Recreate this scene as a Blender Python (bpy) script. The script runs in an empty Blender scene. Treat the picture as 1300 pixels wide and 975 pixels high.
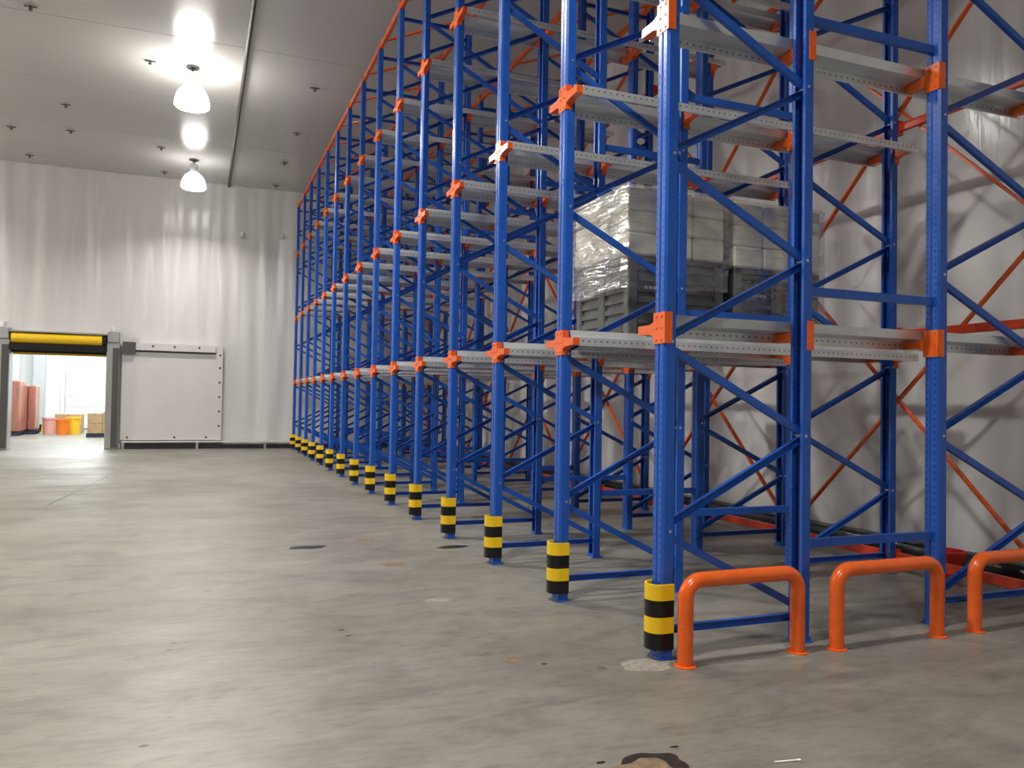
import bpy, math, random
from mathutils import Vector, Matrix, noise
random.seed(7)
S = bpy.context.scene
COL = S.collection

# ------------------------------------------------------------------ camera
F_PX, PITCH, YAW, ROLL, CAM_H = 1002.5, 0.0226, 0.376, 0.0166, 1.6
def setup_camera():
    f0 = Vector((math.sin(YAW), math.cos(YAW), 0)); r0 = Vector((math.cos(YAW), -math.sin(YAW), 0))
    f = f0*math.cos(PITCH) + Vector((0, 0, math.sin(PITCH)))
    u0 = Vector((0, 0, math.cos(PITCH))) - f0*math.sin(PITCH)
    r = r0*math.cos(ROLL) + u0*math.sin(ROLL)
    u = u0*math.cos(ROLL) - r0*math.sin(ROLL)
    cd = bpy.data.cameras.new('camera'); co = bpy.data.objects.new('camera', cd); COL.objects.link(co)
    cd.sensor_fit = 'HORIZONTAL'; cd.sensor_width = 36.0; cd.lens = F_PX/1300*36.0
    cd.clip_start = 0.05; cd.clip_end = 200
    m = Matrix((r, u, -f)).transposed().to_4x4(); m.translation = Vector((0, 0, CAM_H))
    co.matrix_world = m
    S.camera = co
setup_camera()

# ------------------------------------------------------------------ world, exposure, lamps' strength
w = bpy.data.worlds.new('world'); S.world = w; w.use_nodes = True
w.node_tree.nodes['Background'].inputs[0].default_value = (0.5, 0.5, 0.5, 1)
w.node_tree.nodes['Background'].inputs[1].default_value = 0.02
S.view_settings.view_transform = 'Standard'; S.view_settings.look = 'None'
S.view_settings.exposure = 0.12; S.view_settings.gamma = 1.0; S.view_settings.use_curve_mapping = False
LAMP_W = 285.0        # downward light of one high-bay lamp
SHADE_E = 34.0        # glow of its translucent shade
ROOM2_W = 320.0       # ceiling panels of the loading bay beyond the door

# ------------------------------------------------------------------ main measures (metres)
X0, Y0, DY, NF = 2.736, 4.333, 1.5139, 15
D = [0.02, 1.122, 2.379, 3.55]          # post centres behind the front line
LV = [2.087, 4.092, 6.128]; TOP = 7.62
FAR, CEIL, WX, LX, NEAR = 26.38, 8.29, 7.3, -12.0, -12.0
ORD = ['nearest', 'second', 'third', 'fourth', 'fifth', 'sixth', 'seventh', 'eighth', 'ninth', 'tenth',
       'eleventh', 'twelfth', 'thirteenth', 'fourteenth', 'farthest']

# ------------------------------------------------------------------ materials
def mat(name, col, rough=0.5, metal=0.0, spec=0.5, var=0.0, vscale=6.0, bump=0.0, bscale=20.0, stretch=(1, 1, 1), rvar=0.0, coat=0.0):
    m = bpy.data.materials.new(name); m.use_nodes = True
    nt = m.node_tree; N = nt.nodes; L = nt.links; b = N['Principled BSDF']
    b.inputs['Base Color'].default_value = (*col, 1); b.inputs['Roughness'].default_value = rough
    b.inputs['Metallic'].default_value = metal; b.inputs['Specular IOR Level'].default_value = spec
    b.inputs['Coat Weight'].default_value = coat; b.inputs['Coat Roughness'].default_value = 0.08
    tc = N.new('ShaderNodeTexCoord'); mp = N.new('ShaderNodeMapping'); mp.inputs['Scale'].default_value = stretch
    L.new(tc.outputs['Object'], mp.inputs['Vector'])
    def nz(scale, detail=5, rg=0.55):
        n = N.new('ShaderNodeTexNoise'); n.inputs['Scale'].default_value = scale
        n.inputs['Detail'].default_value = detail; n.inputs['Roughness'].default_value = rg
        L.new(mp.outputs[0], n.inputs['Vector']); return n
    if var > 0:
        n = nz(vscale); r = N.new('ShaderNodeValToRGB')
        r.color_ramp.elements[0].position = 0.3; r.color_ramp.elements[1].position = 0.7
        r.color_ramp.elements[0].color = tuple(c*(1-var) for c in col)+(1,)
        r.color_ramp.elements[1].color = tuple(min(1, c*(1+var)) for c in col)+(1,)
        L.new(n.outputs[0], r.inputs[0]); L.new(r.outputs[0], b.inputs['Base Color'])
    if rvar > 0:
        n = nz(vscale*1.7); mr = N.new('ShaderNodeMapRange')
        mr.inputs[1].default_value = 0.3; mr.inputs[2].default_value = 0.7
        mr.inputs[3].default_value = max(0, rough-rvar); mr.inputs[4].default_value = rough+rvar
        L.new(n.outputs[0], mr.inputs[0]); L.new(mr.outputs[0], b.inputs['Roughness'])
    if bump > 0:
        n = nz(bscale); bn = N.new('ShaderNodeBump'); bn.inputs['Strength'].default_value = bump
        bn.inputs['Distance'].default_value = 0.02
        L.new(n.outputs[0], bn.inputs['Height']); L.new(bn.outputs[0], b.inputs['Normal'])
    return m

def punched(name, base, axis_u, u_abs, u_half, axis_v, pitch, duty, hole, rough, metal, zmin=None):
    """paint / zinc with a row of punched holes: |u|-u_abs within u_half, repeating along v"""
    m = mat(name, base, rough, metal, 0.5, 0.12, 3.0, 0.02, 60, rvar=0.06)
    nt = m.node_tree; N = nt.nodes; L = nt.links; b = N['Principled BSDF']
    tc = [n for n in N if n.type == 'TEX_COORD'][0]
    sx = N.new('ShaderNodeSeparateXYZ'); L.new(tc.outputs['Object'], sx.inputs[0])
    def M(op, a, c=None):
        n = N.new('ShaderNodeMath'); n.operation = op
        for k, v in enumerate((a, c)):
            if v is None: continue
            if isinstance(v, (int, float)): n.inputs[k].default_value = v
            else: L.new(v, n.inputs[k])
        return n.outputs[0]
    u = M('ABSOLUTE', M('SUBTRACT', M('ABSOLUTE', sx.outputs[axis_u]), u_abs))
    cu = M('LESS_THAN', u, u_half)
    v = M('ABSOLUTE', M('SUBTRACT', M('FRACT', M('DIVIDE', sx.outputs[axis_v], pitch)), 0.5))
    k = M('MULTIPLY', cu, M('LESS_THAN', v, duty/2))
    old = b.inputs['Base Color'].links[0].from_socket
    mx = N.new('ShaderNodeMix'); mx.data_type = 'RGBA'
    L.new(k, mx.inputs[0]); L.new(old, mx.inputs[6]); mx.inputs[7].default_value = (*hole, 1)
    L.new(mx.outputs[2], b.inputs['Base Color'])
    return m

BLUE = (0.013, 0.092, 0.44)
M = {}
M['post'] = punched('blue_post_paint', BLUE, 1, 0.034, 0.0055, 2, 0.05, 0.42, (0.006, 0.02, 0.09), 0.3, 0.0)
M['blue'] = mat('blue_paint', BLUE, 0.32, 0, 0.5, 0.12, 3, 0.02, 60, rvar=0.06)
M['orange'] = mat('orange_paint', (0.80, 0.125, 0.016), 0.24, 0, 0.5, 0.12, 5, 0.02, 40, rvar=0.06)
M['red_orange'] = mat('red_orange_paint', (0.62, 0.05, 0.012), 0.35, 0, 0.5, 0.15, 5, 0.02, 40)
M['rail'] = punched('galvanised_rail', (0.72, 0.74, 0.74), 2, 0.002, 0.0045, 0, 0.055, 0.24, (0.16, 0.16, 0.16), 0.33, 0.6)
M['zinc'] = mat('galvanised', (0.55, 0.56, 0.56), 0.4, 0.7, 0.5, 0.15, 4, 0.02, 30, rvar=0.1)
M['yellow'] = mat('yellow_plastic', (0.92, 0.59, 0.012), 0.4, 0, 0.5, 0.06, 8)
M['black'] = mat('black_plastic', (0.005, 0.005, 0.005), 0.35, 0, 0.5, 0.2, 8)
M['bolt'] = mat('bolt_steel', (0.6, 0.6, 0.6), 0.3, 0.8)
M['rubber'] = mat('dark_rubber', (0.015, 0.015, 0.015), 0.5)
M['crate'] = mat('grey_crate_plastic', (0.12, 0.12, 0.12), 0.38, 0, 0.5, 0.12, 5, 0.03, 30)
M['crate_dark'] = mat('dark_crate_plastic', (0.012, 0.012, 0.013), 0.55)
M['cream'] = mat('cream_carton', (0.78, 0.75, 0.65), 0.6, 0, 0.4, 0.08, 9, 0.2, 12)
M['white_mark'] = mat('pale_slot_highlight', (0.5, 0.5, 0.5), 0.6)  # highlights of the crate's vent slots, put into the colour
M['kerb'] = mat('black_kerb_film', (0.012, 0.012, 0.013), 0.22, 0, 0.6, 0.3, 6, 0.6, 9, stretch=(1, 0.25, 1))
M['white_trim'] = mat('white_trim', (0.72, 0.72, 0.70), 0.4)
M['steel'] = mat('brushed_steel', (0.50, 0.50, 0.49), 0.35, 0.75, 0.5, 0.12, 5, 0.03, 30, stretch=(6, 6, 0.5))
M['conduit'] = mat('grey_conduit', (0.09, 0.085, 0.08), 0.45, 0.2)
M['door_panel'] = mat('white_door_panel', (0.66, 0.635, 0.615), 0.42, 0, 0.45, 0.04, 1.2, 0.05, 5)
M['wall'] = mat('white_film_wall', (0.70, 0.68, 0.665), 0.24, 0, 0.5, 0.05, 0.7, 0.55, 1.7, stretch=(2.2, 2.2, 0.28), rvar=0.06)
M['plain_wall'] = mat('grey_panel_wall', (0.36, 0.35, 0.34), 0.5, 0, 0.4, 0.04, 0.7, 0.05, 3)  # walls out of view, greyed to cut bounced light and raise contrast
M['ceil'] = mat('white_ceiling_panel', (0.54, 0.53, 0.515), 0.22, 0, 0.6, 0.03, 0.5, 0.004, 2.0, stretch=(0.5, 1.2, 1), rvar=0.03)
M['joint'] = mat('ceiling_joint', (0.34, 0.33, 0.32), 0.6)
M['bay_wall'] = mat('bay_white_wall', (0.82, 0.84, 0.84), 0.5)
M['bay_grey'] = mat('bay_grey_column', (0.45, 0.48, 0.5), 0.5)
M['pink'] = mat('pink_wrapped_goods', (0.34, 0.13, 0.095), 0.25, 0, 0.6, 0.25, 3, 0.3, 4, stretch=(3, 3, 0.4))
M['tan'] = mat('cardboard', (0.46, 0.31, 0.16), 0.6, 0, 0.3, 0.12, 4)
M['bin_orange'] = mat('orange_bin', (0.85, 0.2, 0.02), 0.35)
M['bin_yellow'] = mat('yellow_bin', (0.9, 0.55, 0.03), 0.35)
M['bin_pink'] = mat('pale_pink_bin', (0.75, 0.38, 0.34), 0.4)
M['navy'] = mat('navy_pallet_plastic', (0.02, 0.03, 0.07), 0.5)
M['red'] = mat('red_bucket_plastic', (0.55, 0.02, 0.02), 0.35)
M['stain_brown'] = mat('brown_stain', (0.20, 0.135, 0.08), 0.55, 0, 0.4, 0.35, 20, 0.3, 40)
M['stain_black'] = mat('black_stain', (0.025, 0.023, 0.02), 0.3, 0, 0.5, 0.4, 25)
M['stain_dust'] = mat('pale_dust', (0.27, 0.25, 0.21), 0.8, 0, 0.2, 0.3, 25, 0.5, 60)
M['paper'] = mat('white_scrap', (0.75, 0.74, 0.7), 0.6)

def emit(name, col, s):
    m = bpy.data.materials.new(name); m.use_nodes = True
    b = m.node_tree.nodes['Principled BSDF']
    b.inputs['Base Color'].default_value = (*col, 1); b.inputs['Roughness'].default_value = 0.3
    b.inputs['Emission Color'].default_value = (*col, 1); b.inputs['Emission Strength'].default_value = s
    return m
M['shade'] = emit('glowing_shade', (1.0, 0.965, 0.90), SHADE_E)
M['shade_dim'] = emit('dim_glowing_shade', (1.0, 0.97, 0.93), 11.0)   # the lamp by the end wall burns much weaker
M['tube'] = emit('glowing_tube', (0.95, 1.0, 1.0), 14)

def film_material():
    m = bpy.data.materials.new('clear_stretch_film'); m.use_nodes = True
    nt = m.node_tree; N = nt.nodes; L = nt.links; N.clear()
    o = N.new('ShaderNodeOutputMaterial'); mx = N.new('ShaderNodeMixShader'); t = N.new('ShaderNodeBsdfTransparent')
    g = N.new('ShaderNodeBsdfGlossy'); g.inputs['Roughness'].default_value = 0.16; g.inputs['Color'].default_value = (0.95, 0.95, 0.93, 1)
    lw = N.new('ShaderNodeLayerWeight'); lw.inputs[0].default_value = 0.45
    tc = N.new('ShaderNodeTexCoord'); mp = N.new('ShaderNodeMapping'); mp.inputs['Rotation'].default_value = (0.25, 0.3, 0)
    mp.inputs['Scale'].default_value = (0.8, 0.8, 5.0)
    n = N.new('ShaderNodeTexNoise'); n.inputs['Scale'].default_value = 2.4; n.inputs['Detail'].default_value = 3; n.inputs['Distortion'].default_value = 0.9
    b = N.new('ShaderNodeBump'); b.inputs['Strength'].default_value = 1.0; b.inputs['Distance'].default_value = 0.05
    L.new(tc.outputs['Object'], mp.inputs[0]); L.new(mp.outputs[0], n.inputs['Vector']); L.new(n.outputs[0], b.inputs['Height'])
    L.new(b.outputs[0], g.inputs['Normal']); L.new(b.outputs[0], lw.inputs['Normal'])
    sc = N.new('ShaderNodeMath'); sc.operation = 'MULTIPLY_ADD'; sc.inputs[1].default_value = 0.72; sc.inputs[2].default_value = 0.02
    L.new(lw.outputs['Facing'], sc.inputs[0]); L.new(sc.outputs[0], mx.inputs[0]); L.new(t.outputs[0], mx.inputs[1]); L.new(g.outputs[0], mx.inputs[2])
    L.new(mx.outputs[0], o.inputs[0]); return m
M['film'] = film_material()

def floor_material():
    m = bpy.data.materials.new('power_floated_concrete'); m.use_nodes = True
    nt = m.node_tree; N = nt.nodes; L = nt.links; b = N['Principled BSDF']
    tc = N.new('ShaderNodeTexCoord')
    def nz(scale, st, detail=6, rg=0.6, dist=0.0):
        mp = N.new('ShaderNodeMapping'); mp.inputs['Scale'].default_value = st; L.new(tc.outputs['Object'], mp.inputs[0])
        n = N.new('ShaderNodeTexNoise'); n.inputs['Scale'].default_value = scale; n.inputs['Detail'].default_value = detail
        n.inputs['Roughness'].default_value = rg; n.inputs['Distortion'].default_value = dist
        L.new(mp.outputs[0], n.inputs['Vector']); return n.outputs[0]
    def ramp(src, stops):
        r = N.new('ShaderNodeValToRGB'); e = r.color_ramp.elements
        e[0].position, e[0].color = stops[0][0], (*stops[0][1], 1); e[1].position, e[1].color = stops[-1][0], (*stops[-1][1], 1)
        for p, c in stops[1:-1]: k = e.new(p); k.color = (*c, 1)
        L.new(src, r.inputs[0]); return r.outputs[0]
    def mul(a, c, f=1.0):
        x = N.new('ShaderNodeMix'); x.data_type = 'RGBA'; x.blend_type = 'MULTIPLY'; x.inputs[0].default_value = f
        L.new(a, x.inputs[6]); L.new(c, x.inputs[7]); return x.outputs[2]
    big = ramp(nz(0.45, (1, 0.8, 1), 6, 0.6, 0.4), [(0.28, (0.165, 0.153, 0.125)), (0.5, (0.225, 0.212, 0.182)), (0.72, (0.275, 0.262, 0.232))])
    mid = ramp(nz(2.2, (0.7, 1.6, 1), 8, 0.65, 0.8), [(0.32, (0.72, 0.71, 0.69)), (0.5, (0.96, 0.96, 0.95)), (0.75, (1.12, 1.12, 1.11))])
    fine = ramp(nz(14, (0.5, 1.5, 1), 6, 0.7), [(0.3, (0.76, 0.75, 0.73)), (0.5, (1, 1, 1)), (0.75, (1.09, 1.09, 1.09))])
    spots = ramp(nz(5.5, (1, 1, 1), 3, 0.5), [(0.22, (0.45, 0.42, 0.38)), (0.29, (1, 1, 1)), (1, (1, 1, 1))])
    L.new(mul(mul(mul(big, mid), fine), spots), b.inputs['Base Color'])
    mr = N.new('ShaderNodeMapRange'); mr.inputs[1].default_value = 0.3; mr.inputs[2].default_value = 0.7
    mr.inputs[3].default_value = 0.30; mr.inputs[4].default_value = 0.52
    L.new(nz(1.3, (0.7, 1.3, 1), 6, 0.65, 0.5), mr.inputs[0]); L.new(mr.outputs[0], b.inputs['Roughness'])
    b.inputs['Specular IOR Level'].default_value = 0.5
    bn = N.new('ShaderNodeBump'); bn.inputs['Strength'].default_value = 0.10; bn.inputs['Distance'].default_value = 0.01
    L.new(nz(9, (0.6, 1.4, 1), 8, 0.7), bn.inputs['Height']); L.new(bn.outputs[0], b.inputs['Normal'])
    return m
M['floor'] = floor_material()

# ------------------------------------------------------------------ mesh helpers
class MB:
    def __init__(s): s.v = []; s.f = []
    def add(s, v, f):
        o = len(s.v); s.v += [tuple(p) for p in v]; s.f += [tuple(i+o for i in q) for q in f]; return s
    def box(s, x0, x1, y0, y1, z0, z1):
        return s.add([(x0,y0,z0),(x1,y0,z0),(x1,y1,z0),(x0,y1,z0),(x0,y0,z1),(x1,y0,z1),(x1,y1,z1),(x0,y1,z1)],
                     [(0,3,2,1),(4,5,6,7),(0,1,5,4),(1,2,6,5),(2,3,7,6),(3,0,4,7)])
    def cbox(s, x0, x1, y0, y1, z0, z1, c):
        """box with its edges cut off by c"""
        vs, fs = [], []
        X, Y, Z = (x0, x1), (y0, y1), (z0, z1)
        idx = {}
        for i in (0, 1):
            for j in (0, 1):
                for k in (0, 1):
                    sx, sy, sz = 1-2*i, 1-2*j, 1-2*k
                    for a, p in enumerate([(X[i], Y[j]+sy*c, Z[k]+sz*c), (X[i]+sx*c, Y[j], Z[k]+sz*c), (X[i]+sx*c, Y[j]+sy*c, Z[k])]):
                        idx[i, j, k, a] = len(vs); vs.append(p)
        I = lambda i, j, k, a: idx[i, j, k, a]
        for i in (0, 1): fs.append((I(i,0,0,0), I(i,1,0,0), I(i,1,1,0), I(i,0,1,0)))
        for j in (0, 1): fs.append((I(0,j,0,1), I(1,j,0,1), I(1,j,1,1), I(0,j,1,1)))
        for k in (0, 1): fs.append((I(0,0,k,2), I(1,0,k,2), I(1,1,k,2), I(0,1,k,2)))
        for i in (0, 1):
            for j in (0, 1): fs.append((I(i,j,0,0), I(i,j,1,0), I(i,j,1,1), I(i,j,0,1)))
            for k in (0, 1): fs.append((I(i,0,k,0), I(i,1,k,0), I(i,1,k,2), I(i,0,k,2)))
        for j in (0, 1):
            for k in (0, 1): fs.append((I(0,j,k,1), I(1,j,k,1), I(1,j,k,2), I(0,j,k,2)))
        for i in (0, 1):
            for j in (0, 1):
                for k in (0, 1): fs.append((I(i,j,k,0), I(i,j,k,1), I(i,j,k,2)))
        return s.add(vs, fs)
    def bar(s, p, q, w, h, up=(0, 0, 1)):
        p, q = Vector(p), Vector(q); d = (q-p).normalized(); u = Vector(up)
        a = d.cross(u).normalized(); b = a.cross(d).normalized()
        c = [a*(i*w/2)+b*(j*h/2) for i, j in ((-1,-1),(1,-1),(1,1),(-1,1))]
        return s.add([p+k for k in c]+[q+k for k in c], [(3,2,1,0),(4,5,6,7),(0,1,5,4),(1,2,6,5),(2,3,7,6),(3,0,4,7)])
    def sheet(s, path, t, a, b, axis):
        """open 2-D path thickened by t and extruded from a to b along axis ('x' or 'z')"""
        n = len(path); off = []
        for i in range(n):
            ds = []
            if i > 0: ds.append((Vector(path[i])-Vector(path[i-1])).normalized())
            if i < n-1: ds.append((Vector(path[i+1])-Vector(path[i])).normalized())
            nn = Vector((0, 0))
            for d in ds: nn += Vector((-d.y, d.x))
            nn.normalize(); k = 1.0/max(0.4, nn.dot(Vector((-ds[0].y, ds[0].x))))
            off.append(Vector(path[i])+nn*t*k)
        loop = [Vector(p) for p in path]+off[::-1]
        P = (lambda p, c: (p.x, p.y, c)) if axis == 'z' else (lambda p, c: (c, p.x, p.y))
        N2 = len(loop)
        v = [P(p, a) for p in loop]+[P(p, b) for p in loop]
        f = [(i, (i+1) % N2, (i+1) % N2+N2, i+N2) for i in range(N2)]
        for i in range(n-1):
            f.append((i, i+1, N2-2-i, N2-1-i)); f.append((i+N2, N2-1-i+N2, N2-2-i+N2, i+1+N2))
        return s.add(v, f)
    def prism(s, poly, a, b, axis):
        n = len(poly)
        P = {'x': lambda p, c: (c, p[0], p[1]), 'y': lambda p, c: (p[0], c, p[1]), 'z': lambda p, c: (p[0], p[1], c)}[axis]
        return s.add([P(p, a) for p in poly]+[P(p, b) for p in poly],
                     [tuple(range(n))[::-1], tuple(range(n, 2*n))]+[(i, (i+1) % n, (i+1) % n+n, i+n) for i in range(n)])
    def tube(s, pts, r, n=12, caps=True):
        pts = [Vector(p) for p in pts]; rings = []; a = None
        for i, p in enumerate(pts):
            d = ((pts[min(i+1, len(pts)-1)]-p).normalized()+(p-pts[max(i-1, 0)]).normalized()).normalized()
            if a is None: a = d.orthogonal().normalized()
            a = (a-d*a.dot(d)).normalized(); b = d.cross(a)
            rings.append([p+(a*math.cos(t)+b*math.sin(t))*r for t in [2*math.pi*k/n for k in range(n)]])
        v = [q for R in rings for q in R]; f = []
        for i in range(len(rings)-1):
            for k in range(n): f.append((i*n+k, i*n+(k+1) % n, (i+1)*n+(k+1) % n, (i+1)*n+k))
        if caps: f.append(tuple(range(n))[::-1]); f.append(tuple((len(rings)-1)*n+k for k in range(n)))
        return s.add(v, f)
    def lathe(s, prof, n=24, c=(0, 0)):
        v, f = [], []
        for r, z in prof:
            for k in range(n):
                t = 2*math.pi*k/n; v.append((c[0]+r*math.cos(t), c[1]+r*math.sin(t), z))
        for i in range(len(prof)-1):
            for k in range(n): f.append((i*n+k, i*n+(k+1) % n, (i+1)*n+(k+1) % n, (i+1)*n+k))
        return s.add(v, f)
    def mesh(s, name, m, smooth=False):
        me = bpy.data.meshes.new(name); me.from_pydata(s.v, [], s.f); me.materials.append(M[m])
        if smooth:
            for p in me.polygons: p.use_smooth = True
            me.set_sharp_from_angle(angle=math.radians(40))
        me.update()
        import bmesh
        bm = bmesh.new(); bm.from_mesh(me); bmesh.ops.recalc_face_normals(bm, faces=bm.faces); bm.to_mesh(me); bm.free()
        return me
    def build(s, name, m, parent=None, loc=(0, 0, 0), smooth=False):
        return link(name, s.mesh(name, m, smooth), parent, loc)

def link(name, me, parent=None, loc=(0, 0, 0)):
    o = bpy.data.objects.new(name, me); COL.objects.link(o); o.location = loc; o.parent = parent; return o
def empty(name, loc): 
    o = link(name, None, None, loc); o.empty_display_size = 0.1; return o
def tag(o, label, cat, group=None):
    o['label'] = label; o['category'] = cat
    if group: o['group'] = group
    return o
def struct(o, label=None):
    o['kind'] = 'structure'
    if label: o['label'] = label; o['category'] = o.name.split('_')[0]
    return o

# ================================================================== THE ROOM
fl = MB().box(LX-.2, WX+.2, NEAR-.2, 43.0, -.2, 0).build('floor', 'floor'); struct(fl, 'worn grey polished concrete warehouse floor')

def film_grid(a0, a1, z0, z1, fn, da=0.06, dz=0.24):
    na = max(1, round((a1-a0)/da)); nz_ = max(1, round((z1-z0)/dz)); v, f = [], []
    for j in range(nz_+1):
        for i in range(na+1): v.append(fn(a0+(a1-a0)*i/na, z0+(z1-z0)*j/nz_))
    for j in range(nz_):
        for i in range(na):
            k = j*(na+1)+i; f.append((k, k+1, k+na+2, k+na+1))
    return v, f
def fold(a, z, seed):
    return (noise.noise((a*0.9, z*0.10, seed))*0.05 + noise.noise((a*2.7, z*0.25, seed+3))*0.045 + noise.noise((a*5.5, z*0.45, seed+7))*0.012*min(1.0, max(0.0, z-2.5)/2)
            + noise.noise((a*0.7, z*0.5, seed+9))*0.008 + abs(noise.noise((a*1.7, z*0.07, seed+5)))*0.02)
DX0, DX1, DZ = -5.06, -2.60, 2.86       # clear door opening
mb = MB()
for a0, a1, z0, z1 in ((LX, DX0, 0, DZ), (LX, WX, DZ, CEIL), (DX1, WX, 0, DZ)):
    mb.add(*film_grid(a0, a1, z0, z1, lambda a, z: (a, FAR-0.02+fold(a, z, 1.0)*(1 if z > 0 else 1), z)))
o = mb.build('wall_far', 'wall', smooth=True); struct(o, 'creased white film-covered end wall with the doorway')
mb = MB().add(*film_grid(NEAR, FAR, 0, CEIL, lambda a, z: (WX+0.02+fold(a, z, 8.0), a, z), 0.11, 0.3))
struct(mb.build('wall_right', 'wall', smooth=True), 'creased white wall behind the blue racking')
struct(MB().box(LX-.15, LX, NEAR, FAR, 0, CEIL).build('wall_left', 'plain_wall'), 'plain grey side wall across the aisle')
struct(MB().box(LX, WX, NEAR-.15, NEAR, 0, CEIL).build('wall_near', 'plain_wall'), 'plain grey wall behind the viewer')

ce = MB().box(LX-.1, WX+.2, NEAR-.1, FAR+.2, CEIL+.03, CEIL+.12).build('ceiling', 'joint'); struct(ce, 'glossy white panelled ceiling')
PW = 3.17; k = 0
y = FAR-1.02-PW*11
pan = {}
while y < FAR:
    for xa, xb in ((LX, 0.69), (0.69, WX)):
        y1 = min(y+PW, FAR); key = (xa, round(y1-y, 3))
        if key not in pan: pan[key] = MB().cbox(xa+.004, xb-.004, .006, y1-y-.006, 0, .03, .004).mesh('ceiling_panel', 'ceil')
        link('ceiling_panel', pan[key], ce, (0, y, CEIL))
    y += PW
tag(MB().tube([(0.69, NEAR, CEIL-.045), (0.69, FAR, CEIL-.045)], .04, 10).build('ceiling_conduit', 'conduit', smooth=True),
    'long grey pipe running along the ceiling beside the lamps', 'pipe')

hooks = [(-2.87, 15.6), (-1.08, 17.2), (-3.03, 20.6), (-3.2, 22.6), (-4.55, 22.9), (-1.12, 23.1), (-4.59, 25.4), (-1.14, 25.6),
         (2.14, 17.26), (2.11, 20.4), (2.07, 23.1), (2.06, 25.7)]
hk = MB().lathe([(0.001, -.09), (.03, -.085), (.035, -.05), (.012, -.045), (.012, 0)], 8).box(-.10, .10, -.012, .012, -.03, -.012).mesh('ceiling_hook', 'conduit')
hook_at = ['nearest the upper left picture corner', 'just left of the brightest lamp', 'halfway between left edge and lamps', 'just below the halfway one',
           'at the left picture edge', 'left of the smaller-looking lamp', 'far left by the end wall', 'left of the far lamp by the end wall',
           'right of the pipe, nearest', 'right of the pipe, second', 'right of the pipe, third', 'right of the pipe, by the end wall']
for (x, yy), ha in zip(hooks, hook_at):
    tag(link('ceiling_hook', hk, None, (x, yy, CEIL)), 'small dark ceiling hanger ' + ha, 'hanger', 'small ceiling hangers')

# lamps ------------------------------------------------------------
def lathe_part(name, prof, m, parent, n=28): return MB().lathe(prof, n).build(name, m, parent, smooth=True)
lamp_spots = [(-0.29, 17.2, 'bright high bay lamp nearer on the ceiling, ringed by its glow'),
              (-0.31, 23.95, 'smaller-looking high bay lamp hanging close to the end wall')]
lamp_spots += [(-0.29, yy, f'high bay lamp over the aisle {q} the view') for q, yy in (('just above', 10.5), ('overhead outside', 3.8), ('behind', -3.0))]
lamp_spots += [(-9.0, yy, f'{q} high bay lamp of the left row outside the view') for q, yy in zip(ORD, (10.5, 17.2, 23.95))]
proto = None
for i, (x, yy, lb) in enumerate(lamp_spots):
    e = empty('high_bay_lamp', (x, yy, 7.46)); tag(e, lb, 'lamp', None if i < 2 else ('aisle lamps' if x > -1 else 'left side lamps'))
    if proto is None:
        proto = [lathe_part('stem', [(.001, .66), (.025, .66), (.025, .83), (.001, .83)], 'conduit', e, 12),
                 lathe_part('ceiling_plate', [(.001, .80), (.13, .80), (.13, .829), (.001, .829)], 'conduit', e),
                 lathe_part('ballast_housing', [(.001, .45), (.085, .45), (.11, .49), (.11, .66), (.085, .71), (.001, .71)], 'zinc', e),
                 lathe_part('shade', [(.001, -.02), (.15, -.012), (.30, .0), (.335, .03), (.33, .12), (.30, .24), (.24, .35), (.15, .44), (.09, .46), (.001, .46)], 'shade', e)]
    else:
        for q in proto:
            o = link(q.name.split('.')[0], q.data, e)
            if i == 1 and q.name == 'shade': o.data = q.data.copy(); o.data.materials[0] = M['shade_dim']
    ld = bpy.data.lights.new('lamp_light', 'AREA'); ld.shape = 'DISK'; ld.size = 0.5; ld.energy = LAMP_W*(1.0 if i != 1 else 0.45); ld.spread = math.radians(158 if i != 1 else 140); ld.color = (1.0, 0.97, 0.925)
    lo = bpy.data.objects.new('lamp_light', ld); COL.objects.link(lo); lo.parent = e; lo.location = (0, 0, -.03)

def kerb_mesh():
    '''film-wrapped kerb: rounded top, uneven surface'''
    n = 110; prof = [(-.17, 0), (-.17, .05), (-.165, .11), (-.145, .145), (-.11, .16), (-.03, .165), (-.03, 0)]; v, f = [], []
    for i in range(n+1):
        y = NEAR+(FAR-.3-NEAR)*i/n
        for k, (a, z) in enumerate(prof): v.append((WX+a+(.012*noise.noise((y*2.3, k, 1)) if 0 < k < 5 else 0), y, max(0, z+(.016*noise.noise((y*1.9, k*.7, 5)) if k not in (0, 6) else 0))))
    m = len(prof)
    for i in range(n):
        for k in range(m): f.append((i*m+k, i*m+(k+1) % m, (i+1)*m+(k+1) % m, (i+1)*m+k))
    f += [tuple(range(m)), tuple(n*m+k for k in range(m))]
    return MB().add(v, f)
# skirting and rails along the walls ------------------------------
struct(kerb_mesh().build('baseboard_right', 'kerb', smooth=True), 'black glossy kerb along the foot of the rack wall')
kb = struct(MB().box(-2.15, WX-.2, FAR-.22, FAR-.07, 0, .13).build('baseboard_far', 'rubber'), 'dark kerb along the foot of the end wall')
MB().box(-2.15, WX-.2, FAR-.26, FAR-.1, .20, .235).build('kerb_rail', 'white_trim', kb)
for x in (-2.1, -.05, 1.95, 3.95, 5.95): MB().box(x-.035, x+.035, FAR-.27, FAR-.215, 0, .2).build('kerb_post', 'steel', kb)

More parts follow.
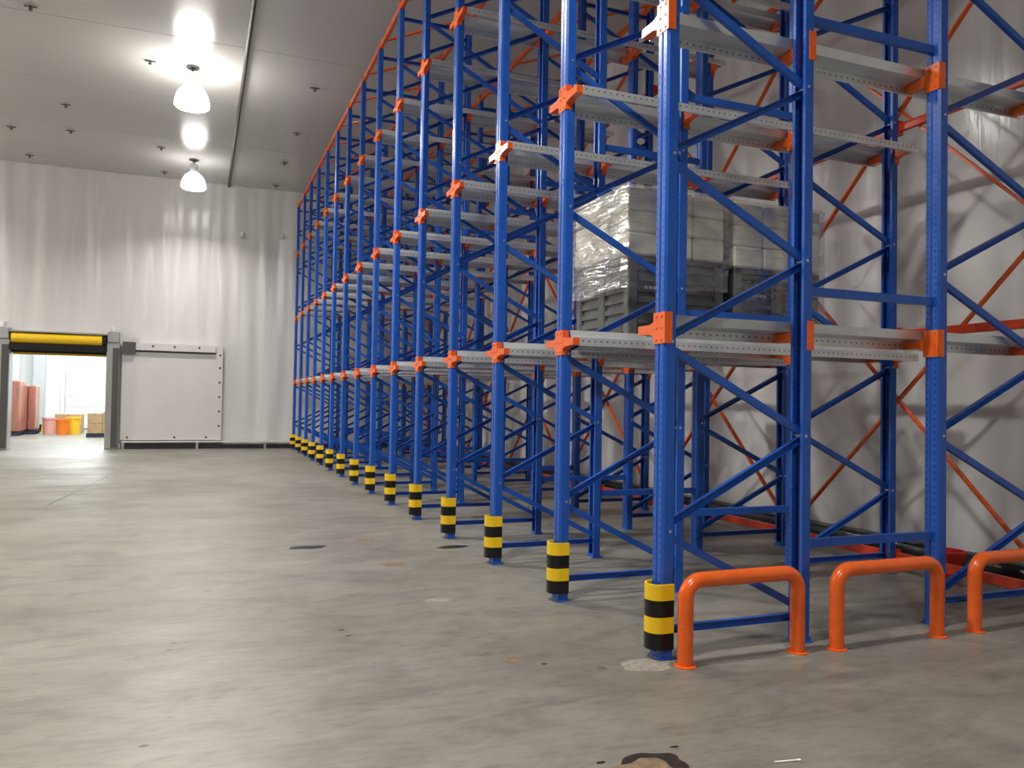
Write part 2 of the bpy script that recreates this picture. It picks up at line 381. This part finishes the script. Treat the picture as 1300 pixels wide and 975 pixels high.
# roll-up doorway --------------------------------------------------
dr = empty('door_1', ((DX0+DX1)/2, FAR, 0)); struct(dr, 'open roll-up door with yellow roller and steel side columns')
cx = (DX0+DX1)/2
def rel(mb_, name, m, parent=dr, smooth=False):
    mb_.v = [(a-cx, b-FAR, c) for a, b, c in mb_.v]; return mb_.build(name, m, parent, smooth=smooth)
for xa, xb in ((DX0-.36, DX0), (DX1, DX1+.36)):
    j = rel(MB().cbox(xa, xb, FAR-.30, FAR+.22, 0, 3.16, .02), 'jamb', 'steel')
    rel(MB().box(xa+.17, xb-.02, FAR-.315, FAR-.30, .05, 3.0), 'dark_strip', 'conduit', j)  # dark strip over the right part of each jamb's front
    rel(MB().cbox(xa+.02, xb-.02, FAR-.34, FAR-.02, 3.16, 3.48, .02), 'motor_box', 'steel', j)
    rel(MB().lathe([(.001, 3.66), (.07, 3.65), (.085, 3.58), (.06, 3.48)], 16, ((xa+xb)/2, FAR-.2)), 'warning_light', 'white_trim', j, True)
rel(MB().tube([(DX0+.03, FAR-.20, 3.20), (DX1-.12, FAR-.20, 3.20)], .155, 20), 'roller', 'yellow', smooth=True)
for xx in (DX1-.12,): rel(MB().tube([(xx, FAR-.20, 3.20), (xx+.11, FAR-.20, 3.20)], .16, 20), 'roller_end', 'black', smooth=True)
rel(MB().box(DX0-.02, DX1+.02, FAR-.30, FAR-.02, 2.86, 3.05), 'black_curtain', 'black')
rel(MB().box(DX0-.02, DX1+.02, FAR-.34, FAR-.02, 3.37, 3.41), 'housing_top', 'steel')
rel(MB().box(DX0+.02, DX1-.02, FAR+.02, FAR+.1, 2.74, 2.80), 'bottom_bar', 'yellow')
rel(MB().box(DX0-.02, DX1+.02, FAR-.02, FAR+.2, 2.80, 2.9), 'lintel', 'black')
# sliding insulated door leaf ---------------------------------------
sd = empty('door_2', (-.8, FAR-.06, 0)); struct(sd, 'closed white sliding insulated door leaf with overhead track')
cx2 = -.8
MB().cbox(-1.40, 1.40, -.11, .02, .26, 2.93, .015).build('leaf', 'door_panel', sd)
tr = MB().box(-1.34, 1.22, -.2, .02, 2.97, 3.18).build('track', 'door_panel', sd)
MB().box(-1.34, 1.22, -.205, -.1, 2.955, 2.97).build('track_lip', 'conduit', tr)
MB().box(-1.38, -1.02, -.24, .02, 2.86, 3.2).build('track_end_box', 'conduit', sd)
MB().box(1.28, 1.44, -.125, .0, .26, 3.18).build('edge_strip', 'door_panel', sd)
bo = MB().lathe([(.001, .012), (.03, .008), (.035, 0)], 8); bo.v = [(a, -c, b) for a, b, c in bo.v]; bo = bo.mesh('bolt', 'conduit')
for z in (.7, 1.15, 1.6, 2.05, 2.5, 2.9): link('bolt', bo, sd, (1.36, -.126, z))
for x in (-1.2, .1, 1.0): link('bolt', bo, sd, (x, -.112, .35))
for x in (-.55, .05, .75): link('bolt', bo, sd, (x, -.201, 3.1))
hb = MB().cbox(-.06, .06, -.05, 0, -.09, .09, .01).mesh('wall_box', 'white_trim')
for x, z, lb in ((1.11, 6.76, 'left'), (2.32, 6.82, 'right')):
    tag(link('wall_box', hb, None, (x, FAR-.08, z)), f'{lb} one of two tiny white boxes high on the end wall', 'wall box')

# ================================================================== LOADING BAY BEYOND THE DOOR
BY = 41.4
struct(MB().box(-7.7, -7.55, FAR+.3, BY, 0, 6.0).build('wall_bay_left', 'bay_wall'))
struct(MB().box(-7.7, 3.0, BY, BY+.15, 0, 6.0).build('wall_bay_far', 'bay_wall'))
struct(MB().box(2.9, 3.05, FAR+.3, BY, 0, 6.0).build('wall_bay_right', 'bay_wall'))
struct(MB().box(-7.7, 3.05, FAR+.3, BY+.15, 6.0, 6.1).build('ceiling_bay', 'bay_wall'))
struct(MB().box(-7.7, DX0-.3, FAR+.2, FAR+.3, 0, 6).box(DX1+.3, 3.05, FAR+.2, FAR+.3, 0, 6).box(DX0-.3, DX1+.3, FAR+.2, FAR+.3, 3.2, 6).build('wall_bay_near', 'bay_wall'))
tag(MB().cbox(-7.0, -6.55, BY-.6, BY-.02, 0, 5.98, .02).build('bay_column', 'bay_grey'), 'grey column in the corner of the bright loading bay', 'column')
dd = empty('door_3', (-4.0, BY, 0)); struct(dd, 'white sectional loading dock door beyond the doorway')
for k in range(7): MB().cbox(-1.75, 1.75, -.08, -.01, .04+.5*k, .04+.5*k+.485, .012).build('door_section', 'bay_wall', dd)
for s in (-1, 1): MB().box(s*1.85-.08, s*1.85+.08, -.12, -.005, 0, 3.7).build('door_frame', 'white_trim', dd)
MB().box(-1.75, 1.75, -.07, -.01, 0, .04).build('door_seal', 'rubber', dd)
for i, yy in enumerate((30.5, 34.5, 38.5)):
    tag(MB().cbox(-5.6, -2.4, yy-.12, yy+.12, 5.86, 5.999, .02).build('tube_light', 'tube'), f'white tube light over the loading bay, {("nearest","middle","farthest")[i]}', 'light')
    ld = bpy.data.lights.new('bay_light', 'AREA'); ld.shape = 'RECTANGLE'; ld.size = 3.2; ld.size_y = .25; ld.energy = ROOM2_W; ld.color = (.96, 1, 1)
    lo = bpy.data.objects.new('bay_light', ld); COL.objects.link(lo); lo.location = (-4, yy, 5.84)

def pallet(name, x0, x1, y0, y1, z0, m, label, cat='pallet'):
    cxx, cyy = (x0+x1)/2, (y0+y1)/2; e = empty(name, (cxx, cyy, z0)); tag(e, label, cat)
    a, b = (x1-x0)/2, (y1-y0)/2
    for k in range(5):
        xx = -a+.06+k*(2*a-.12)/4; MB().box(xx-.06, xx+.06, -b, b, .12, .145).build('deck_board', m, e)
    for k in (-1, 0, 1): MB().box(-a, a, k*(b-.06)-.05, k*(b-.06)+.05, .02, .12).build('stringer', m, e)
    for k in (-1, 0, 1): MB().box(k*(a-.06)-.06, k*(a-.06)+.06, -b, b, 0, .02).build('bottom_board', m, e)
    return e
# pink wrapped stacks
for i, (x0, x1, y0, y1, h, m, lb) in enumerate(((-7.35, -6.33, 34.6, 35.7, 1.95, 'pink', 'tall shiny red wrapped stack left inside the loading bay'),
                                            (-6.95, -6.05, 36.1, 37.1, 1.8, 'pink', 'second red wrapped stack behind the tall one in the bay'))):
    pallet('plastic_pallet', x0, x1, y0, y1, 0, 'navy', ('dark pallet under the tall red wrapped stack', 'dark pallet under the second red wrapped stack')[i])
    e = empty('wrapped_stack', ((x0+x1)/2, (y0+y1)/2, .145)); tag(e, lb, 'goods stack')
    a, b = (x1-x0)/2, (y1-y0)/2
    for k in range(3):
        for l in range(2):
            MB().cbox(-a+2*a*k/3+.008, -a+2*a*(k+1)/3-.008, -b+b*l+.006, b*l-.006, 0, h, .05).build('sack_column', m, e)
pallet('plastic_pallet', -3.95, -2.9, 33.5, 34.6, 0, 'navy', 'dark pallet under the cardboard boxes in the loading bay')
for k, (x0, x1, z0, z1) in enumerate(((-3.92, -3.42, .145, .52), (-3.41, -2.93, .145, .52), (-3.92, -3.42, .525, .90), (-3.41, -2.93, .525, .95))):
    e = empty('cardboard_box', ((x0+x1)/2, 34.05, z0)); tag(e, ('lower left', 'lower right', 'upper left', 'upper right')[k]+' brown cardboard box on the bay pallet', 'box', 'boxes on the bay pallet')
    a = (x1-x0)/2
    MB().cbox(-a, a, -.5, .5, 0, z1-z0, .008).build('body', 'tan', e)
    MB().box(-.03, .03, -.502, .502, z1-z0-.1, z1-z0+.002).build('tape', 'stain_dust', e)
def tub(x, y, r, h, m, label):
    e = empty('plastic_bin', (x, y, 0)); tag(e, label, 'bin')
    MB().lathe([(.001, 0), (r*.85, 0), (r*.97, h*.96), (r*.9, h*.96), (r*.78, .03), (.001, .03)], 24).build('body', m, e, smooth=True)
    MB().lathe([(r*.93, h*.9), (r*1.06, h*.9), (r*1.06, h), (r*.93, h), (r*.93, h*.9)], 24).build('rim', m, e, smooth=True)
tub(-5.02, 35.6, .24, .62, 'bin_orange', 'bright orange round bin on the loading bay floor')
tub(-4.72, 36.2, .27, .70, 'bin_yellow', 'bright yellow round bin beside the orange bin')
tub(-5.62, 36.4, .24, .66, 'bin_pink', 'pale pink bin left of the orange bin')
e = empty('cardboard_box', (-5.05, 37.6, 0)); tag(e, 'brown cardboard box standing behind the orange and yellow bins', 'box')
MB().cbox(-.5, .5, -.35, .35, 0, .78, .01).build('body', 'tan', e); MB().box(-.03, .03, -.352, .352, .68, .782).build('tape', 'stain_dust', e)
e = empty('wheel_stop', (-6.35, 38.8, 0)); tag(e, 'small yellow and black bumper on the bay floor', 'bumper')
MB().prism([(-.5, 0), (.5, 0), (.4, .3), (-.4, .3)], -.15, .15, 'y').build('body', 'black', e)
for x in (-.3, .1): MB().prism([(x, .01), (x+.2, .01), (x+.18, .31), (x+.02, .31)], -.156, .156, 'y').build('stripe', 'yellow', e)

# ================================================================== RACKING
POST = [(.0375, -.036), (.0375, -.06), (-.024, -.06), (-.0375, -.046), (-.0375, -.013), (-.029, -.007), (-.029, .007), (-.0375, .013), (-.0375, .046), (-.024, .06), (.0375, .06), (.0375, .036)]
me_post_f = MB().sheet(POST, .004, 0, TOP, 'z').mesh('post', 'post')
me_post_b = MB().sheet([(-a, b) for a, b in POST][::-1], .004, 0, TOP, 'z').mesh('post', 'post')
me_foot = MB().cbox(-.055, .055, -.075, .075, 0, .01, .003).box(-.042, .042, -.063, .063, .008, .035).mesh('base_plate', 'blue')
LN = [.80+1.2*k for k in range(6)]; RN = [.20]+[1.40+1.2*k for k in range(6)]
def brace_mesh(x1, z1, x2, z2):
    '''lipped channel between two posts, its open side to the near or the far side'''
    p, q = Vector((x1, 0, z1)), Vector((x2, 0, z2)); d = (q-p).normalized(); u = Vector((-d.z, 0, d.x))
    if u.z < 0: u = -u
    s = 1 if (z2-z1)*(x2-x1) >= 0 else -1
    pr = [(-.021, -s*.016), (-.021, s*.016), (.021, s*.016), (.021, -s*.016)]
    t = MB().sheet(pr, .003*(1 if s > 0 else -1), 0, (q-p).length, 'z')
    t.v = [tuple(p+u*a+Vector((0, b, 0))+d*c) for a, b, c in t.v]
    return t.mesh('brace', 'blue')
def frame_bars():
    out = []
    a, b, c, d = D
    for k in range(6):
        for (xl, xr) in ((a, b), (d, c)):
            s = 1 if xr > xl else -1
            out.append((brace_mesh(xr-s*.01, RN[k]+.025, xl+s*.01, LN[k]-.025), 'brace'))
            out.append((brace_mesh(xl+s*.01, LN[k]+.025, xr-s*.01, RN[k+1]-.025), 'brace'))
    for xl, xr in ((a, b), (c, d)):
        for z in (.17, 7.5): out.append((brace_mesh(xl+.01, z, xr-.01, z), 'horizontal_strut'))
    for z in (.66, 2.40, 4.30, 6.25): out.append((MB().box(b+.03, c-.03, -.02, .02, z-.03, z+.03).mesh('spacer', 'blue'), 'spacer'))
    # bolt heads where the braces meet
    return out
bars = frame_bars()
me_bolt = MB().tube([(0, -.068, 0), (0, .068, 0)], .011, 8).mesh('bolt', 'bolt')
def bracket(sides, sx):
    """orange plate on the post face with its cantilever arms; sx=-1 for a post that faces the aisle"""
    mb_ = MB(); px = sx*.0375
    xa, xb = sorted((px, px+sx*.007))
    mb_.prism([(-.066, -.10), (.066, -.10), (.066, .10), (-.066, .10)], xa, xb, 'x')
    for s in (-1, 1):
        q0, q1 = sorted((px+sx*.007, px-sx*.05)); y0, y1 = sorted((s*.062, s*.068)); mb_.box(q0, q1, y0, y1, -.1, .1)
    for yy in (-.03, .03):
        for zz in (-.075, 0, .075): mb_.tube([(xb if sx > 0 else xa, yy, zz), ((xb+.006) if sx > 0 else (xa-.006), yy, zz)], .008, 6)
    for s in sides:
        q0, q1 = sorted((px+sx*.004, px-sx*.06))
        mb_.prism([(s*.066, -.055), (s*.12, -.035), (s*.262, -.030), (s*.262, .028), (s*.12, .028), (s*.066, .045)], q0, q1, 'x')
    return mb_.mesh('arm_bracket', 'orange')
me_br = {(k, sx): bracket(k, sx) for k in ((1,), (-1, 1), (-1,)) for sx in (-1, 1)}
for i in range(NF):
    e = empty('rack_frame', (X0, Y0+i*DY, 0))
    if i == 0: lb = 'nearest blue rack frame, right beside the orange hoop barriers'
    elif i == NF-1: lb = 'farthest blue rack frame, standing right against the end wall'
    else: lb = f'{ORD[i]} blue rack frame counted from the orange hoops, with bolted braces'
    tag(e, lb, 'rack frame', 'blue rack frames in a row')
    sides = (1,) if i == 0 else ((-1,) if i == NF-1 else (-1, 1))
    for k in range(4):
        link('post', me_post_f if k in (0, 2) else me_post_b, e, (D[k], 0, 0)); link('base_plate', me_foot, e, (D[k], 0, 0))
        for z in LV:
            b = link('arm_bracket', me_br[sides, -1 if k in (0, 2) else 1], e, (D[k], 0, z)); b['label'] = 'orange arm bracket'
    for me, nm in bars: link(nm, me, e)
    if i < 6:
        for k, zs in ((0, LN), (1, RN[1:]), (2, RN[1:]), (3, LN)):
            for z in zs:
                if z < 4.8: link('bolt', me_bolt, e, (D[k]+(.015 if k in (0, 2) else -.015), 0, z))
# pallet rails ------------------------------------------------------
RL = 3.60
RAIL = [(.085, .098), (.105, .036), (.235, .032), (.262, .026), (.262, -.034), (.245, -.036)]
me_rail = {1: MB().sheet(RAIL, .004, 0, RL, 'x').mesh('pallet_rail', 'rail'), -1: MB().sheet([(-a, b) for a, b in RAIL][::-1], .004, 0, RL, 'x').mesh('pallet_rail', 'rail')}
for i in range(NF):
    for s in (1, -1):
        if (i == 0 and s < 0) or (i == NF-1 and s > 0): continue
        for l, z in enumerate(LV):
            o = link('pallet_rail', me_rail[s], None, (X0+.035, Y0+i*DY, z+.002))
            tag(o, f'galvanised pallet rail, {("lowest", "middle", "top")[l]} level, {"far" if s > 0 else "near"} side of the {ORD[i]} rack frame', 'rail', 'galvanised pallet rails')
# orange ties and bracing -------------------------------------------
XB = X0+3.55+.045
def beam(x, z, h, d, label, m):
    ya, yb = Y0-.07-z*0, Y0+(NF-1)*DY+.07
    e = empty('tie_beam', (x, ya, z)); tag(e, label, 'beam', 'orange tie beams along the racking')
    MB().cbox(0, d, 0, yb-ya, -h/2, h/2, .006).build('beam', m, e)
    cl = MB().box(-.012, d+.006, -.06, .06, -h/2-.03, h/2+.03).mesh('end_plate', m)
    for i in range(NF): link('end_plate', cl, e, (0, .07+i*DY, 0))
beam(XB, .15, .09, .05, 'long red-orange tie beam along the floor at the rack rear', 'red_orange')
beam(XB, 2.32, .08, .05, 'long red-orange rear tie beam level with the lowest rails', 'red_orange')
beam(XB, 4.36, .08, .05, 'long red-orange rear tie beam level with the middle rails', 'red_orange')
beam(XB, 6.4, .08, .05, 'long red-orange rear tie beam level with the top rails', 'red_orange')
for k, nm in enumerate(('front', 'second', 'third', 'rear')):
    beam(X0+D[k]-.03, TOP+.05, .09, .06, f'long orange top tie beam over the {nm} row of posts', 'orange')
XC = XB+.07
for p in range(7):
    ia = 2*p; ya, yb = Y0+ia*DY, Y0+(ia+2)*DY
    for t, (za, zb) in enumerate(((.27, 3.11), (3.17, 5.96), (6.02, 7.5))):
        e = empty('cross_brace', (XC, (ya+yb)/2, za))
        tag(e, f'orange rear cross brace, {("bottom", "middle", "top")[t]} tier, centred behind the {ORD[ia+1]} rack frame', 'brace', 'orange cross braces behind the racking')
        MB().bar((0, -DY+.05, 0), (0, DY-.05, zb-za), .02, .05, (1, 0, 0)).build('brace_bar', 'orange', e)
        MB().bar((.024, -DY+.05, zb-za), (.024, DY-.05, 0), .02, .05, (1, 0, 0)).build('brace_bar', 'orange', e)
        MB().tube([(-.015, 0, (zb-za)/2), (.04, 0, (zb-za)/2)], .014, 8).build('centre_bolt', 'bolt', e)
for i in range(NF-1):
    e = empty('roof_brace', (X0, Y0+i*DY, TOP+.12)); tag(e, f'orange diagonal roof brace between the {ORD[i]} and {ORD[i+1]} rack frames', 'brace', 'orange roof braces')
    MB().bar((D[0], DY-.08, 0), (D[1], .08, 0), .05, .025).build('brace_bar', 'orange', e)
    MB().bar((D[2], DY-.08, 0), (D[3], .08, 0), .05, .025).build('brace_bar', 'orange', e)
# column guards -----------------------------------------------------
arc = [(.055, -.082)]+[(-.02-.078*math.sin(t), -.082*math.cos(t)) for t in [math.pi*k/14 for k in range(15)]]+[(.055, .082)]
gh = .102
me_g = {m: MB().sheet(arc[::-1], .014, .002, gh-.001, 'z').mesh('guard_band', m, True) for m in ('yellow', 'black')}
for i in range(NF):
    e = empty('column_guard', (X0+.005, Y0+i*DY, .065))
    tag(e, f'yellow and black striped guard at the foot of the {ORD[i]} rack frame', 'column guard', 'striped column guards')
    for k, m in enumerate(('black', 'yellow', 'black', 'yellow')): link(m+'_band', me_g[m], e, (0, 0, k*gh))
# hoop barriers -----------------------------------------------------
def hoop(x0, x1, y, h, label):
    e = empty('hoop_barrier', ((x0+x1)/2, y, 0)); tag(e, label, 'barrier', 'orange hoop barriers')
    a = (x1-x0)/2; r = .11; pts = [(-a, 0, .01), (-a, 0, h-r)]
    pts += [(-a+r-r*math.cos(t), 0, h-r+r*math.sin(t)) for t in [math.pi/2*k/8 for k in range(1, 9)]]
    pts += [(a-r+r*math.sin(t), 0, h-r+r*math.cos(t)) for t in [math.pi/2*k/8 for k in range(0, 9)]]
    pts += [(a, 0, .01)]
    MB().tube(pts, .048, 20).build('tube', 'orange', e, smooth=True)
    for s in (-1, 1):
        f = MB().lathe([(.001, .010), (.066, .010), (.070, .007), (.070, 0), (.001, 0)], 20).build('floor_flange', 'orange', e, (s*a, 0, 0), smooth=True)
hoop(2.80, 3.66, 4.13, .52, 'orange tubular hoop barrier next to the nearest striped guard')
hoop(3.96, 4.87, 4.10, .52, 'orange tubular hoop barrier in the middle of the three')
hoop(5.24, 6.15, 4.10, .52, 'orange tubular hoop barrier cut off by the right picture edge')

# ================================================================== LOADS ON THE LOWEST LEVEL
BZ = LV[0]+.041
def crate(x0, x1, y0, y1, z0, z1, label):
    a, b, h = (x1-x0)/2, (y1-y0)/2, z1-z0
    e = empty('pallet_crate', ((x0+x1)/2, (y0+y1)/2, z0)); tag(e, label, 'crate', 'grey plastic pallet crates')
    t = .03
    body = MB()
    for q in ((-a+t, a-t, -b+t, -b+2*t), (-a+t, a-t, b-2*t, b-t), (-a+t, -a+2*t, -b+2*t, b-2*t), (a-2*t, a-t, -b+2*t, b-2*t)): body.box(*q, .14, h)
    body.box(-a+t, a-t, -b+t, b-t, .12, .14)
    body.build('body', 'crate', e)
    for sx in (-1, 1):
        for sy in (-1, 1):
            xa, xb = sorted((sx*a, sx*(a-.10))); ya, yb = sorted((sy*b, sy*(b-.10)))
            MB().cbox(xa, xb, ya, yb, 0, h, .012).build('corner_post', 'crate', e)
    for sx in (-1, 1):
        xa, xb = sorted((sx*a, sx*(a-t-.01)))
        MB().cbox(xa, xb, -.06, .06, 0, h-.05, .008).build('rib', 'crate', e)
        for u in (-1, 1):
            for k in range(6):
                ya, yb = sorted((u*.06, u*(b-.10))); MB().box(*sorted((sx*(a-.012), sx*(a-t-.01))), ya, yb, .19+k*.095, .235+k*.095).build('louvre', 'crate', e)
    for sy in (-1, 1):
        ya, yb = sorted((sy*b, sy*(b-t-.01)))
        MB().cbox(-.06, .06, ya, yb, 0, h-.05, .008).build('rib', 'crate', e)
        for u in (-1, 1):
            for k in range(6):
                xa, xb = sorted((u*.06, u*(a-.10))); MB().box(xa, xb, *sorted((sy*(b-.012), sy*(b-t-.01))), .19+k*.095, .235+k*.095).build('louvre', 'crate', e)
        for k in range(5):
            xx = -a+.17+k*.045; MB().box(xx, xx+.03, *sorted((sy*(b-.010), sy*(b-.02))), .50, .525).build('print_mark', 'white_mark', e)  # pale bars painted as highlights on a row of vent slots
    MB().box(-a, a, -b, -b+.05, h-.05, h).box(-a, a, b-.05, b, h-.05, h).box(-a, -a+.05, -b+.05, b-.05, h-.05, h).box(a-.05, a, -b+.05, b-.05, h-.05, h).build('rim', 'crate', e)
    for sy in (-1, 0, 1): MB().box(-a+.02, a-.02, sy*(b-.07)-.045, sy*(b-.07)+.045, 0, .03).build('skid', 'crate_dark', e)
def cartons(x0, x1, y0, y1, z0, z1, label, group):
    nx = ny = 3; nl = 3
    for l in range(nl):
        for ix in range(nx):
            for iy in range(ny):
                if ix == 1 and iy == 1 and l < nl-1: continue
                j = lambda: random.uniform(-.0025, .0025)
                xa = x0+(x1-x0)*ix/nx; xb = x0+(x1-x0)*(ix+1)/nx; ya = y0+(y1-y0)*iy/ny; yb = y0+(y1-y0)*(iy+1)/ny
                h = (z1-z0)/nl
                a, b = (xb-xa)/2-.006, (yb-ya)/2-.006
                o = MB().cbox(-a, a, -b, b, 0, h-.003, .016).build('cream_block', 'cream', None, ((xa+xb)/2+j(), (ya+yb)/2+j(), z0+l*h))
                tag(o, f'cream block, {("bottom", "middle", "top")[l]} layer, {("aisle-side", "centre", "wall-side")[ix]} column, {("near", "middle", "far")[iy]} row, {label}', 'block', group)
def film(x0, x1, y0, y1, z0, z1, label, seed, low):
    """wrinkled clear film hugging the load: four sides and the top"""
    mb_ = MB(); nx, nz_ = 14, 22
    per = []
    for k in range(nx): per.append((x0+(x1-x0)*k/nx, y0, 0, -1))
    for k in range(nx): per.append((x1, y0+(y1-y0)*k/nx, 1, 0))
    for k in range(nx): per.append((x1-(x1-x0)*k/nx, y1, 0, 1))
    for k in range(nx): per.append((x0, y1-(y1-y0)*k/nx, -1, 0))
    n = len(per); v = []; f = []
    for j in range(nz_+1):
        for k, (x, y, ax, ay) in enumerate(per):
            zl = z0+low*noise.noise((k*.12, seed, 0)); z = zl+(z1-zl)*j/nz_
            d = .020+.014*noise.noise((x*3+z*2, y*3+z*2, z*5+seed))
            v.append((x+ax*d, y+ay*d, z))
    for j in range(nz_):
        for k in range(n): f.append((j*n+k, j*n+(k+1) % n, (j+1)*n+(k+1) % n, (j+1)*n+k))
    o = len(v); v += [(x0+(x1-x0)/2, y0+(y1-y0)/2, z1+.01)]
    for k in range(n): f.append((nz_*n+k, nz_*n+(k+1) % n, o))
    mb_.add(v, f)
    ob = mb_.build('stretch_film', 'film', smooth=False); tag(ob, label, 'film', 'clear film round the loads')
ZC, ZT = 2.92, 3.52
crate(3.49, 4.50, 6.08, 7.12, BZ, ZC, 'grey ribbed plastic pallet crate at the aisle end of the load')
cartons(3.46, 4.495, 6.06, 7.13, ZC+.003, ZT, 'on aisle-side crate', 'cream blocks on the aisle-side crate')
film(3.45, 4.505, 6.05, 7.14, 2.62, ZT+.012, 'clear crinkled stretch film round the aisle-side load', 2.0, .06)
crate(4.61, 5.62, 6.08, 7.12, BZ, ZC-.03, 'grey plastic pallet crate deeper in the lane, fully film wrapped')
cartons(4.59, 5.63, 6.06, 7.13, ZC-.027, ZT-.02, 'on deeper crate', 'cream blocks on the deeper crate')
film(4.58, 5.64, 6.05, 7.14, 2.22, ZT-.008, 'clear crinkled stretch film round the deeper load', 11.0, .04)

# ================================================================== SMALL THINGS ON THE FLOOR
e = empty('bucket', (6.66, 5.47, 0)); tag(e, 'red plastic bucket on the floor behind the rack by the wall', 'bucket')
MB().lathe([(.001, 0), (.105, 0), (.13, .24), (.12, .24), (.098, .012), (.001, .012)], 24).build('body', 'red', e, smooth=True)
MB().lathe([(.125, .235), (.142, .235), (.142, .26), (.125, .26), (.125, .235)], 24).build('rim', 'red', e, smooth=True)
def blob(name, x, y, rx, ry, h, m, label, cat, seed, rough=.3, n=22, group=None):
    v = [(0, 0, h)]; f = []
    for ring, (q, z) in enumerate(((.55, h), (.85, h*.7), (1.0, .0005))):
        for k in range(n):
            t = 2*math.pi*k/n; r = q*(1+rough*noise.noise((math.cos(t)*1.6+seed, math.sin(t)*1.6, seed*1.3))+.1*noise.noise((math.cos(t)*5+seed, math.sin(t)*5, 1)))
            v.append((rx*r*math.cos(t), ry*r*math.sin(t), z*(1+.3*noise.noise((k*.9, ring, seed)))))
    for k in range(n):
        f.append((0, 1+k, 1+(k+1) % n))
        for a in (0, 1): f.append((1+a*n+k, 1+(a+1)*n+k, 1+(a+1)*n+(k+1) % n, 1+a*n+(k+1) % n))
    o = MB().add(v, f).build(name, m, None, (x, y, 0), True); tag(o, label, cat, group)
blob('floor_hole_rim', 1.90, 3.06, .165, .125, .002, 'stain_black', 'dark ragged rim of the broken floor patch at the bottom edge', 'stain', 1.3, .4)
blob('floor_patch', 1.87, 3.03, .135, .10, .004, 'stain_brown', 'brown broken concrete patch at the bottom edge', 'patch', 4.1, .3)
for x, y, rx, ry, m, lb in ((1.84, 4.58, .07, .05, 'stain_brown', 'brown round spot on the floor left of the striped guards'),
                            (1.11, 8.72, .20, .09, 'stain_black', 'wide black smear on the aisle floor'),
                            (1.76, 9.04, .12, .07, 'stain_brown', 'pale brown mark farthest along the aisle floor'),
                            (1.80, 7.61, .14, .08, 'stain_brown', 'pale brown mark in the middle of the aisle'),
                            (1.81, 6.13, .13, .06, 'stain_dust', 'pale dusty mark between the brown aisle marks'),
                            (2.58, 4.22, .17, .10, 'stain_dust', 'pale concrete crumbs at the foot of the nearest guard'),
                            (3.63, 4.14, .14, .08, 'stain_dust', 'pale dust at the right foot of the first hoop'),
                            (4.78, 4.22, .22, .09, 'stain_dust', 'pale dust at the right foot of the middle hoop'),
                            (5.24, 4.08, .13, .08, 'stain_dust', 'pale dust at the foot of the rightmost hoop'),
                            (2.62, 8.3, .16, .10, 'stain_black', 'black damp spot at the foot of the fourth guard')):
    blob('floor_mark', x, y, rx, ry, .0015, m, lb, 'mark', x*3+y, .5)
pit_at = ['upper of the left pair', 'lower of the left pair', 'upper of the middle pair', 'lower of the middle pair', 'lowest at left', 'farthest off at centre left', 'left of the broken patch', 'right of the broken patch', 'beside the brown round spot', 'farthest left']
for k, (x, y) in enumerate(((-.12, 5.6), (-.14, 5.45), (.95, 5.55), (.97, 5.4), (-.2, 4.0), (.1, 7.0), (1.7, 3.15), (2.1, 3.18), (2.0, 4.45), (-.9, 7.2))):
    blob('floor_pit', x, y, .022, .013, .001, 'stain_black', 'tiny black floor pit, ' + pit_at[k], 'pit', k*2.7, .4, 12, 'tiny black pits in the floor')
tag(MB().bar((2.44, 2.89, .003), (2.55, 2.87, .004), .010, .003).bar((2.55, 2.87, .004), (2.565, 2.866, .004), .016, .004).build('paper_scrap', 'paper'), 'thin white scrap lying on the floor at bottom right', 'scrap')
tag(MB().bar((-2.0, 13.1, .001), (-1.66, 17.5, .001), .03, .002).build('floor_joint', 'stain_black'), 'thin dark joint line in the floor towards the doorway', 'joint')
